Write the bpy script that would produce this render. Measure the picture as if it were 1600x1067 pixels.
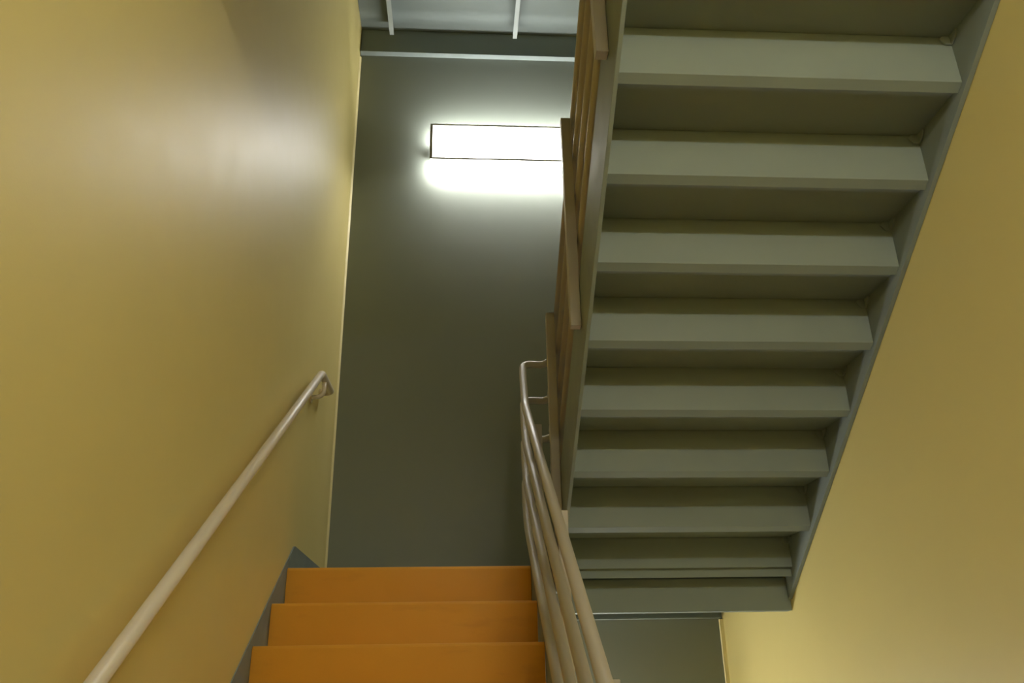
import bpy, bmesh, math, random
from mathutils import Vector, Matrix, Quaternion

random.seed(4)
scene = bpy.context.scene
for o in list(bpy.data.objects):
    bpy.data.objects.remove(o)
C = scene.collection

# ---------------------------------------------------------------- camera, world, exposure
# All lengths in metres. EYE is the height of the camera above the lower floor;
# the z values written below are measured from the eye and lifted by EYE.
EYE = 1.803
FPX, PITCH, YAW, ROLL = 1282.1, 0.3971, 0.0690, -0.0189
cam_data = bpy.data.cameras.new('camera')
cam = bpy.data.objects.new('camera', cam_data)
C.objects.link(cam)
sy, cy, sp, cp = math.sin(YAW), math.cos(YAW), math.sin(PITCH), math.cos(PITCH)
right = Vector((cy, -sy, 0))
down = Vector((sy*sp, cy*sp, -cp))
fwd = Vector((sy*cp, cy*cp, sp))
cr, sr = math.cos(ROLL), math.sin(ROLL)
r2 = right*cr - down*sr
d2 = right*sr + down*cr
m3 = Matrix((r2, -d2, -fwd)).transposed()
cam.matrix_world = Matrix.Translation((0, 0, EYE)) @ m3.to_4x4()
cam_data.sensor_width = 36
cam_data.lens = 36*FPX/1600
cam_data.clip_start = 0.02
scene.camera = cam

world = bpy.data.worlds.new('world')
scene.world = world
world.use_nodes = True
world.node_tree.nodes['Background'].inputs['Color'].default_value = (0, 0, 0, 1)
world.node_tree.nodes['Background'].inputs['Strength'].default_value = 0

vs = scene.view_settings
scene.display_settings.display_device = 'sRGB'
vs.view_transform = 'Standard'
vs.look = 'None'
vs.gamma = 1
vs.use_curve_mapping = False
vs.exposure = 0.0
LAMP_UPPER, LAMP_LOWER, LAMP_FRONT = 11.0, 33.0, 165.0
TUBES_UPPER, TUBES_LOWER = (160.0, 120.0), (35.0, 80.0)    # lower and upper tube of each lamp, radiance
LAMP_COLOUR = (1.0, 0.97, 0.92)
scene.cycles.max_bounces = 14
scene.cycles.diffuse_bounces = 8
scene.cycles.glossy_bounces = 5
scene.cycles.sample_clamp_indirect = 6

# ---------------------------------------------------------------- main measures (from the eye)
R_, G_ = 0.178, 0.2673                  # riser, going
M_ = R_/G_
XL, XR = -0.7787, 1.5583                # side walls
YB, YFR = 5.012, -0.72                  # back wall, wall behind the camera
ZFLOOR = -EYE
YE, ZL = 3.8915, 0.5107                 # edge and top of the landing halfway up
YU, ZU = 3.5345, 0.6217                 # lowest folded edge under the upper flight
XC, XD = 0.4515, 1.5388                 # ends of its steps
ZFLOOR2 = ZL + 11*R_
STOREY = 4.33

# ---------------------------------------------------------------- materials
def new_mat(name):
    m = bpy.data.materials.new(name)
    m.use_nodes = True
    nt = m.node_tree
    return m, nt, nt.nodes, nt.links, nt.nodes['Principled BSDF']

def paint(name, rgb, rough=0.5, spec=0.5, vary=0.05, bump=0.15, bscale=260, rvar=0.06, coat=0.0):
    m, nt, N, L, b = new_mat(name)
    tc = N.new('ShaderNodeTexCoord')
    geo = N.new('ShaderNodeNewGeometry')
    n1 = N.new('ShaderNodeTexNoise'); n1.inputs['Scale'].default_value = 2.2; n1.inputs['Detail'].default_value = 5
    L.new(geo.outputs['Position'], n1.inputs['Vector'])
    mix = N.new('ShaderNodeMix'); mix.data_type = 'RGBA'
    mix.inputs['A'].default_value = (*[c*(1-vary) for c in rgb], 1)
    mix.inputs['B'].default_value = (*[min(1, c*(1+vary)) for c in rgb], 1)
    L.new(n1.outputs['Fac'], mix.inputs['Factor'])
    L.new(mix.outputs['Result'], b.inputs['Base Color'])
    mr = N.new('ShaderNodeMapRange')
    mr.inputs['From Min'].default_value = 0.3; mr.inputs['From Max'].default_value = 0.7
    mr.inputs['To Min'].default_value = rough-rvar; mr.inputs['To Max'].default_value = rough+rvar
    n3 = N.new('ShaderNodeTexNoise'); n3.inputs['Scale'].default_value = 9; n3.inputs['Detail'].default_value = 3
    L.new(geo.outputs['Position'], n3.inputs['Vector'])
    L.new(n3.outputs['Fac'], mr.inputs['Value'])
    L.new(mr.outputs['Result'], b.inputs['Roughness'])
    b.inputs['Specular IOR Level'].default_value = spec
    if coat:
        b.inputs['Coat Weight'].default_value = coat
        b.inputs['Coat Roughness'].default_value = 0.3
    n2 = N.new('ShaderNodeTexNoise'); n2.inputs['Scale'].default_value = bscale; n2.inputs['Detail'].default_value = 2
    L.new(geo.outputs['Position'], n2.inputs['Vector'])
    bp = N.new('ShaderNodeBump'); bp.inputs['Strength'].default_value = bump; bp.inputs['Distance'].default_value = 0.001
    L.new(n2.outputs['Fac'], bp.inputs['Height'])
    L.new(bp.outputs['Normal'], b.inputs['Normal'])
    return m

YELLOW = paint('yellow_wall_paint', (0.69, 0.595, 0.245), rough=0.45, spec=0.38, vary=0.02, rvar=0.02)
TRIMY = paint('pale_yellow_bead', (0.80, 0.72, 0.40), rough=0.5, vary=0.02)
GREYWALL = paint('dark_grey_wall_paint', (0.185, 0.21, 0.185), rough=0.42, spec=0.5, vary=0.03)
STEEL = paint('grey_green_steel_paint', (0.205, 0.245, 0.240), rough=0.56, spec=0.28, vary=0.04, bump=0.1)
SOFFIT = paint('pale_grey_deck_paint', (0.155, 0.185, 0.178), rough=0.5, vary=0.05, bump=0.1)
JOISTM = paint('pale_grey_joist_paint', (0.30, 0.34, 0.33), rough=0.5, vary=0.04, bump=0.1)
RAIL = paint('taupe_rail_paint', (0.40, 0.37, 0.31), rough=0.38, spec=0.5, vary=0.04, bump=0.08)
WALLRAIL = paint('light_taupe_rail_paint', (0.70, 0.65, 0.57), rough=0.36, spec=0.5, vary=0.04, bump=0.08)
ORANGE = paint('ochre_step_paint', (0.68, 0.33, 0.028), rough=0.5, spec=0.4, vary=0.10, bump=0.2, bscale=120)
FLOORM = paint('grey_floor', (0.25, 0.24, 0.22), rough=0.5, vary=0.1)
CEILM = paint('pale_ceiling', (0.5, 0.5, 0.45), rough=0.7)
METALCAP = paint('grey_lamp_metal', (0.30, 0.30, 0.26), rough=0.4, vary=0.02)

def add_scuffs(mat):
    """faint dark scuff marks low on the step fronts"""
    nt = mat.node_tree; N = nt.nodes; L = nt.links
    b = N['Principled BSDF']
    src = b.inputs['Base Color'].links[0].from_socket
    geo = N.new('ShaderNodeNewGeometry')
    mp = N.new('ShaderNodeMapping'); mp.inputs['Scale'].default_value = (5, 1, 16)
    L.new(geo.outputs['Position'], mp.inputs['Vector'])
    n = N.new('ShaderNodeTexNoise'); n.inputs['Scale'].default_value = 1.0; n.inputs['Detail'].default_value = 4
    L.new(mp.outputs['Vector'], n.inputs['Vector'])
    rp = N.new('ShaderNodeValToRGB')
    rp.color_ramp.elements[0].position = 0.60; rp.color_ramp.elements[0].color = (0, 0, 0, 1)
    rp.color_ramp.elements[1].position = 0.78; rp.color_ramp.elements[1].color = (0.22, 0.22, 0.22, 1)
    L.new(n.outputs['Fac'], rp.inputs['Fac'])
    mx = N.new('ShaderNodeMix'); mx.data_type = 'RGBA'
    L.new(rp.outputs['Color'], mx.inputs['Factor'])
    L.new(src, mx.inputs['A'])
    mx.inputs['B'].default_value = (0.30, 0.13, 0.03, 1)
    L.new(mx.outputs['Result'], b.inputs['Base Color'])
add_scuffs(ORANGE)

def lamp_material(name, strength):
    m, nt, N, L, b = new_mat(name)
    b.inputs['Base Color'].default_value = (0.8, 0.8, 0.78, 1)
    b.inputs['Emission Color'].default_value = (*LAMP_COLOUR, 1)
    b.inputs['Emission Strength'].default_value = strength
    return m

# ---------------------------------------------------------------- object helpers
def tag(o, label=None, cat=None, group=None, kind=None):
    if label: o['label'] = label
    if cat: o['category'] = cat
    if group: o['group'] = group
    if kind: o['kind'] = kind
    return o

def thing(name, loc, label, cat, group=None):
    o = bpy.data.objects.new(name, None)
    o.empty_display_size = 0.1
    o.location = (loc[0], loc[1], loc[2]+EYE)
    C.objects.link(o)
    return tag(o, label, cat, group)

def world_loc(o):
    v = Vector((0, 0, 0))
    while o is not None:
        v += o.location; o = o.parent
    return v

def obj(name, bm, mat, parent=None, smooth=False, bevel=0.0):
    """link a bmesh written in eye coordinates as one mesh object"""
    bmesh.ops.recalc_face_normals(bm, faces=bm.faces[:])
    bb = [v.co.copy() for v in bm.verts]
    lo = Vector([min(c[i] for c in bb) for i in range(3)]); hi = Vector([max(c[i] for c in bb) for i in range(3)])
    base = Vector(((lo.x+hi.x)/2, (lo.y+hi.y)/2, lo.z))
    for v in bm.verts: v.co -= base
    me = bpy.data.meshes.new(name)
    bm.to_mesh(me); bm.free()
    me.materials.append(mat)
    if smooth:
        for p in me.polygons: p.use_smooth = True
    o = bpy.data.objects.new(name, me)
    C.objects.link(o)
    target = base + Vector((0, 0, EYE))
    if parent is not None:
        o.parent = parent
        target = target - world_loc(parent)
    o.location = target
    if bevel:
        md = o.modifiers.new('bevel', 'BEVEL'); md.width = bevel; md.segments = 2; md.limit_method = 'ANGLE'
        md.angle_limit = math.radians(35)
    return o

def box(bm, x0, x1, y0, y1, z0, z1):
    vs_ = [bm.verts.new((x, y, z)) for x in (x0, x1) for y in (y0, y1) for z in (z0, z1)]
    for f in ((0, 1, 3, 2), (4, 6, 7, 5), (0, 4, 5, 1), (2, 3, 7, 6), (0, 2, 6, 4), (1, 5, 7, 3)):
        bm.faces.new([vs_[i] for i in f])
    return vs_

def prism_x(bm, pts, x0, x1):
    """extrude the polygon pts [(y, z)] from x0 to x1"""
    a = [bm.verts.new((x0, y, z)) for y, z in pts]
    b = [bm.verts.new((x1, y, z)) for y, z in pts]
    n = len(pts)
    bm.faces.new(a); bm.faces.new(list(reversed(b)))
    for i in range(n):
        bm.faces.new((a[i], b[i], b[(i+1) % n], a[(i+1) % n]))

def prism_y(bm, pts, y0, y1):
    a = [bm.verts.new((x, y0, z)) for x, z in pts]
    b = [bm.verts.new((x, y1, z)) for x, z in pts]
    n = len(pts)
    bm.faces.new(a); bm.faces.new(list(reversed(b)))
    for i in range(n):
        bm.faces.new((a[i], b[i], b[(i+1) % n], a[(i+1) % n]))

def prism_z(bm, pts, z0, z1):
    a = [bm.verts.new((x, y, z0)) for x, y in pts]
    b = [bm.verts.new((x, y, z1)) for x, y in pts]
    n = len(pts)
    bm.faces.new(a); bm.faces.new(list(reversed(b)))
    for i in range(n):
        bm.faces.new((a[i], b[i], b[(i+1) % n], a[(i+1) % n]))

def rounded_path(pts, rad, seg=8):
    """replace inner corners of a polyline by arcs"""
    pts = [Vector(p) for p in pts]
    out = [pts[0]]
    for i in range(1, len(pts)-1):
        a, b, c = pts[i-1], pts[i], pts[i+1]
        u = (a-b); v = (c-b)
        r = min(rad, u.length*0.48, v.length*0.48)
        p = b+u.normalized()*r; q = b+v.normalized()*r
        for k in range(seg+1):
            t = k/seg
            out.append((1-t)**2*p + 2*t*(1-t)*b + t*t*q)
    out.append(pts[-1])
    return out

def tube(bm, pts, r, n=20, cap=True):
    pts = [Vector(p) for p in pts]
    tang = []
    for i in range(len(pts)):
        a = pts[max(i-1, 0)]; b = pts[min(i+1, len(pts)-1)]
        tang.append((b-a).normalized())
    up = Vector((1, 0, 0)) if abs(tang[0].x) < 0.9 else Vector((0, 0, 1))
    nrm = (up - tang[0]*up.dot(tang[0])).normalized()
    rings = []
    for i, p in enumerate(pts):
        nrm = (nrm - tang[i]*nrm.dot(tang[i])).normalized()
        bi = tang[i].cross(nrm)
        rings.append([bm.verts.new(p + (nrm*math.cos(2*math.pi*k/n) + bi*math.sin(2*math.pi*k/n))*r) for k in range(n)])
    for i in range(len(rings)-1):
        for k in range(n):
            bm.faces.new((rings[i][k], rings[i][(k+1) % n], rings[i+1][(k+1) % n], rings[i+1][k]))
    if cap:
        bm.faces.new(list(reversed(rings[0]))); bm.faces.new(rings[-1])

def struct(name, bm, mat, bevel=0.0):
    return tag(obj(name, bm, mat, bevel=bevel), kind='structure')

# ---------------------------------------------------------------- the stairwell shell
ZLO, ZHI = -STOREY+ZL-0.1, 7.4
YSL = 0.66                              # edge of the lower floor
T = 0.2
b = bmesh.new(); box(b, XL-T, XL, YFR-T, YB+T, ZLO, ZHI); struct('wall_left', b, YELLOW)
b = bmesh.new(); box(b, XR, XR+T, YFR-T, YB+T, ZLO, ZHI); struct('wall_right', b, YELLOW)
b = bmesh.new(); box(b, XL, XR, YB, YB+T, ZLO, ZHI); struct('wall_back', b, GREYWALL)
b = bmesh.new(); box(b, XL, XR, YFR-T, YFR, ZLO, ZHI); struct('wall_front', b, YELLOW)
b = bmesh.new(); box(b, XL, XR, YFR, YB, ZHI, ZHI+0.1); struct('ceiling', b, CEILM)
b = bmesh.new(); box(b, XL, XR, YFR, YSL, ZFLOOR-0.2, ZFLOOR); struct('floor', b, FLOORM)
b = bmesh.new(); box(b, XL, XR, YFR, YB, ZLO-0.1, ZLO); struct('floor', b, FLOORM)
# slim pale beads in the two back corners
b = bmesh.new(); prism_z(b, [(XL, YB), (XL+0.011, YB), (XL, YB-0.014)], ZL+0.12, 4.46); struct('trim_1', b, TRIMY)
b = bmesh.new(); prism_x(b, [(YB, ZLO), (YB, 0.34), (YB-0.02, 0.34), (YB-0.02, ZLO)], XR-0.022, XR); struct('trim_2', b, TRIMY)
# floor slab of the next storey, above and behind the camera
YS2 = YU+G_ - 10*G_
b = bmesh.new()
prism_x(b, [(YFR, ZFLOOR2), (YS2, ZFLOOR2), (YS2, ZFLOOR2-0.43), (YS2-0.06, ZFLOOR2-0.43), (YS2-0.06, ZFLOOR2-0.12), (YFR, ZFLOOR2-0.12)], XL, XR)
struct('ceiling', b, SOFFIT)

# ---------------------------------------------------------------- landings
def landing(zt, soffit_h, ledger_lo, joists, label, edge):
    """a steel landing between the side walls; zt = top, edge = (lo, hi) of its front channel"""
    t = thing('stair_landing', (0.39, 4.4, zt-0.3), label, 'landing')
    b = bmesh.new(); prism_x(b, [(YE+0.0295, zt), (YB-0.002, zt), (YB-0.002, soffit_h), (YE+0.092, soffit_h), (YE+0.092, zt-0.02), (YE+0.0295, zt-0.02)], XL+0.002, XR-0.002)
    obj('deck', b, SOFFIT, t)
    lo, hi = edge                       # C channel, web to the front
    y = YE+0.030
    b = bmesh.new()
    prism_x(b, [(y, lo), (y, hi), (y+0.06, hi), (y+0.06, hi-0.01), (y+0.01, hi-0.01), (y+0.01, lo+0.01), (y+0.06, lo+0.01), (y+0.06, lo)], XL+0.002, XR-0.003)
    obj('edge_channel', b, STEEL, t, bevel=0.001)
    b = bmesh.new()
    top = soffit_h-0.002
    prism_x(b, [(YB-0.002, ledger_lo), (YB-0.002, top), (YB-0.012, top), (YB-0.012, ledger_lo+0.008), (YB-0.050, ledger_lo+0.008), (YB-0.050, ledger_lo)], XL+0.006, XR-0.0225)
    obj('ledger_angle', b, STEEL, t)
    for x in joists:
        b = bmesh.new()
        z0 = soffit_h-0.125
        prism_y(b, [(x-0.016, z0), (x+0.016, z0), (x+0.016, z0+0.007), (x+0.004, z0+0.007), (x+0.004, soffit_h-0.001), (x-0.004, soffit_h-0.001), (x-0.004, z0+0.007), (x-0.016, z0+0.007)], YE+0.10, YB-0.10)
        obj('joist', b, JOISTM, t)
    return t

mid = landing(ZL, ZL-0.07, 0.345, (),
              'grey steel landing at the top of the ochre steps, below the grey flight', (0.3006, 0.4475))
# low skirting plate on the wall beside the landing
b = bmesh.new(); prism_x(b, [(3.9215, ZL+0.001), (3.9215, 0.569), (4.002, 0.623), (4.03, 0.629), (YB-0.016, 0.629), (YB-0.016, ZL+0.001)], XL+0.001, XL+0.007); obj('skirting_plate', b, STEEL, mid)

upper = landing(ZL+STOREY, 4.72, 4.475, (-0.535, 0.405, 1.34),
                'pale grey steel landing overhead at the top of the photo, two joists under it', (4.475, 4.72))

# ---------------------------------------------------------------- lower flight (ochre steps)
t = thing('stair_flight', (-0.22, 2.3, ZFLOOR), 'ochre orange stair steps climbing beside the left yellow wall', 'stairs')
XA, XB = -0.7735, 0.3367
NLOW = 13
for j in range(1, NLOW):                # step j, counted down from the landing
    y = YE-j*G_; z = ZL-j*R_
    b = bmesh.new()
    # folded sheet: front face with a rolled top edge, tread behind it
    prism_x(b, [(y, z-R_+0.001), (y-0.001, z-0.012), (y, z-0.010), (y+0.007, z), (y+G_-0.001, z), (y+G_-0.001, z-0.045), (y+0.008, z-0.045), (y+0.008, z-R_+0.001)], XA, XB)
    obj('step', b, ORANGE, t, bevel=0.002)
b = bmesh.new(); y, z = YE, ZL
prism_x(b, [(y, z-R_+0.001), (y-0.001, z-0.012), (y, z-0.010), (y+0.007, z+0.001), (y+0.029, z+0.001), (y+0.029, z-R_+0.001)], XA, XB)
bmesh.ops.translate(b, verts=b.verts[:], vec=(0, -0.001, 0))
obj('step', b, ORANGE, t, bevel=0.002)
def slope_plate(x0, x1, ctop, cbot, y0, y1, apex=None):
    """sloping plate between z = c + M*y lines, cut plumb at y0 and y1"""
    b = bmesh.new()
    pts = [(y0, ctop+M_*y0), (y1, ctop+M_*y1), (y1, cbot+M_*y1), (y0, cbot+M_*y0)]
    prism_x(b, pts, x0, x1)
    return b
CL = -2.042
obj('stringer', slope_plate(XL+0.0008, XA-0.0004, CL, CL-0.30, YSL+0.35, 3.9205), STEEL, t)
b = slope_plate(XB+0.001, 0.3600, CL, CL-0.30, YSL+0.35, 3.915)
obj('stringer', b, STEEL, t, bevel=0.001)

# ---------------------------------------------------------------- upper flight (seen from below)
t = thing('stair_flight', (1.0, 2.3, ZL), 'grey-green steel stair flight overhead, its folded underside showing beside the right wall', 'stairs')
NUP = 11
LIPZ = 0.018
for k in range(-1, NUP-1):
    y = YU-k*G_; z = ZU+k*R_            # folded edge under the step
    zt = z+R_-0.0055                    # top of the riser sheet
    b = bmesh.new()
    th = 0.004
    if k >= 0:
        yf = y+G_                       # far edge of this tread
        # underside: riser, lip sloping down, pan
        prism_x(b, [(y, zt), (y, z), (y+0.030, z-LIPZ), (y+0.034, z-LIPZ+0.004), (y+0.034, z-0.002), (yf-0.002, z-0.002),
                    (yf-0.002, z), (yf+0.02, z), (yf+0.02, z+0.055), (y+th, z+0.055), (y+th, z+R_-0.0003), (y+0.0022, z+R_-0.0003), (y+0.0022, zt)], XC, XD)
    else:
        ztop = z+R_-0.0003; z = 0.483
        prism_x(b, [(y, zt), (y, z), (y+0.020, z-0.002), (y+0.020, z+0.003), (y+th, z+0.005), (y+th, ztop), (y+0.0022, ztop), (y+0.0022, zt)], XC, XD)
        box(b, XC, XD, 3.824, 3.832, 0.4425, 0.60)
    obj('step', b, STEEL, t, bevel=0.0012)
    # small clip angle where the pan meets the right stringer
    if k >= 0:
        yf = y+G_
        b = bmesh.new()
        prism_y(b, [(XD-0.001, z-0.003), (XD-0.001, z-0.036), (XD-0.024, z-0.036), (XD-0.040, z-0.016), (XD-0.030, z-0.003)], yf-0.007, yf-0.001)
        prism_x(b, [(yf-0.0075, z-0.003), (yf-0.0075, z-0.036), (yf-0.030, z-0.026), (yf-0.042, z-0.010), (yf-0.042, z-0.003)], XD-0.007, XD-0.001)
        obj('clip_angle', b, STEEL, t, bevel=0.001)
CUR = 2.950
y1 = 3.905
b = bmesh.new(); prism_x(b, [(YS2+0.002, 3.26-M_*YS2), (y1, 3.26-M_*y1), (y1, CUR-M_*y1), (YS2+0.002, CUR-M_*YS2)], XD+0.0005, XR-0.0015)
obj('stringer', b, STEEL, t, bevel=0.0015)
CUL = 2.845
b = bmesh.new(); prism_x(b, [(YS2+0.002, 3.16-M_*YS2), (3.915, 3.16-M_*3.915), (3.915, CUL-M_*3.70), (3.70, CUL-M_*3.70), (YS2+0.002, CUL-M_*YS2)], 0.4365, XC-0.0008)
obj('stringer', b, STEEL, t, bevel=0.002)

# ---------------------------------------------------------------- guard rail of the upper flight
t = thing('guard_rail', (0.43, 3.4, 0.8), 'taupe steel guard rail of the overhead flight, square posts hung on its stringer', 'railing')
PW = 0.038
for yf, z0, z1 in ((3.433, 0.665, 1.590), (2.665, 1.185, 2.095), (1.888, 1.730, 2.63), (1.115, 2.24, 3.15)):
    b = bmesh.new(); box(b, 0.397, 0.397+PW, yf, yf+PW, z0, z1)
    obj('post', b, RAIL, t, bevel=0.002)
for c in (3.905, 3.715, 3.525, 3.335):
    ys, ye = 3.86, 0.55
    b = bmesh.new()
    tube(b, [(0.4565, ys, c-M_*ys), (0.4565, ye, c-M_*ye)], 0.019)
    obj('rail', b, RAIL, t, smooth=True)

# ---------------------------------------------------------------- guard rail of the lower flight
t = thing('guard_rail', (0.36, 2.4, -0.3), 'taupe steel guard rail with round pipes on the open side of the ochre steps', 'railing')
XG = 0.3365
cs = (-1.335, -1.535, -1.745, -1.955)
for n, c in enumerate(cs):
    dz = (0, -0.212, -0.43, -0.645)[n]
    r = 0.0195
    y0 = 0.95
    path = [(XG, y0, c+M_*y0), (XG, 3.98, c+M_*3.98), (0.340, 4.08, 1.432+dz), (0.343, 4.165, 1.54+dz), (0.350, 4.25, 1.652+dz), (0.462, 4.245, 1.644+dz), (0.500, 4.20, 1.652+dz)]
    b = bmesh.new(); tube(b, rounded_path(path, 0.055, 8), r)
    obj('handrail' if n == 0 else 'rail', b, RAIL, t, smooth=True)
b = bmesh.new(); box(b, 0.490, 0.528, 4.185, 4.223, ZL+0.001, 1.71); obj('newel_post', b, RAIL, t, bevel=0.002)
for yf, zt in ((3.80, 1.165), (2.99, 0.590), (2.155, 0.010), (1.34, -0.55)):
    b = bmesh.new(); box(b, 0.3615, 0.3615+PW, yf, yf+PW, zt-0.86, zt)
    obj('post', b, RAIL, t, bevel=0.002)

# ---------------------------------------------------------------- handrail on the left wall
t = thing('wall_handrail', (-0.72, 2.8, -0.6), 'round taupe handrail fixed to the left yellow wall', 'handrail')
XW = -0.712
cw = -1.180
path = [(XW, 0.9, cw+M_*0.9), (XW, 4.04, cw+M_*4.04), (XW, 4.37, cw+M_*4.06), (XL+0.004, 4.38, cw+M_*4.06)]
b = bmesh.new(); tube(b, rounded_path(path, 0.045, 8), 0.0198)
obj('pipe', b, WALLRAIL, t, smooth=True)
for yb in (4.14, 1.25):
    zc = cw+M_*min(yb, 4.05)
    b = bmesh.new()
    tube(b, rounded_path([(XW, yb, zc-0.018), (XW, yb, zc-0.095), (XL+0.006, yb, zc-0.105)], 0.03, 6), 0.011, n=14)
    br = obj('bracket', b, WALLRAIL, t, smooth=True)
    b = bmesh.new(); tube(b, [(XL+0.001, yb, zc-0.105), (XL+0.007, yb, zc-0.105)], 0.03, n=24)
    obj('wall_plate', b, WALLRAIL, br)

# ---------------------------------------------------------------- wall lamps
def wall_lamp(x0, x1, z0, z1, ywall, s, strength, tube_strength, label):
    """long box lamp on the wall: s = -1 on the back wall, +1 on the wall behind the camera.
    A closed glowing box stands off the wall, two bare tubes behind it wash the wall above and below."""
    def Y(d): return ywall + s*d
    t = thing('wall_lamp', ((x0+x1)/2, ywall, z0), label, 'lamp')
    zc = (z0+z1)/2; hh = (z1-z0)/2
    b = bmesh.new()
    box(b, x0+0.03, x1-0.03, *sorted((Y(0.001), Y(0.020))), zc-hh*0.35, zc+hh*0.35)
    box(b, x0+0.10, x0+0.13, *sorted((Y(0.020), Y(0.0995))), zc-0.012, zc+0.012)
    box(b, x1-0.13, x1-0.10, *sorted((Y(0.020), Y(0.0995))), zc-0.012, zc+0.012)
    obj('mounting_tray', b, METALCAP, t)
    b = bmesh.new()
    box(b, x0+0.004, x1-0.004, *sorted((Y(0.100), Y(0.145))), z0+0.002, z1-0.002)
    obj('diffuser', b, lamp_material('lamp_diffuser', strength), t, bevel=0.001)
    if tube_strength:
        for zz, ts in ((z0+0.03, tube_strength[0]), (z1-0.035, tube_strength[1])):
            tm = lamp_material('lamp_tube', ts)
            b = bmesh.new(); tube(b, [(x0+0.008, Y(0.072), zz), (x1-0.008, Y(0.072), zz)], 0.012, n=12)
            obj('lamp_tube', b, tm, t, smooth=True)
    for xa, xb in ((x0, x0+0.0035), (x1-0.0035, x1)):
        b = bmesh.new()
        box(b, xa, xb, *sorted((Y(0.088), Y(0.150))), z0, z1)
        box(b, xa, xb, *sorted((Y(0.012), Y(0.0879))), zc-hh*0.5, zc+hh*0.5)
        obj('end_cap', b, METALCAP, t)
    b = bmesh.new()
    for zz in (z0, z1-0.012):
        box(b, x0+0.0036, x1-0.0036, *sorted((Y(0.1455), Y(0.1495))), zz, zz+0.012)
    for xa in (x0+0.0036, x1-0.0036-0.016):
        box(b, xa, xa+0.016, *sorted((Y(0.1455), Y(0.1495))), z0+0.012, z1-0.012)
    obj('front_frame', b, METALCAP, t)
    return t

wall_lamp(-0.2235, 1.02, 3.440, 3.740, YB, -1, LAMP_UPPER, TUBES_UPPER, 'long glowing white wall lamp on the dark grey back wall')
wall_lamp(-0.44, 0.80, 3.440-STOREY, 3.740-STOREY, YB, -1, LAMP_LOWER, TUBES_LOWER, 'long wall lamp on the back wall one storey below, under the landing')
wall_lamp(0.26, 1.50, 1.97, 2.02, YFR, 1, LAMP_FRONT, 0, 'long wall lamp on the yellow wall behind the camera')
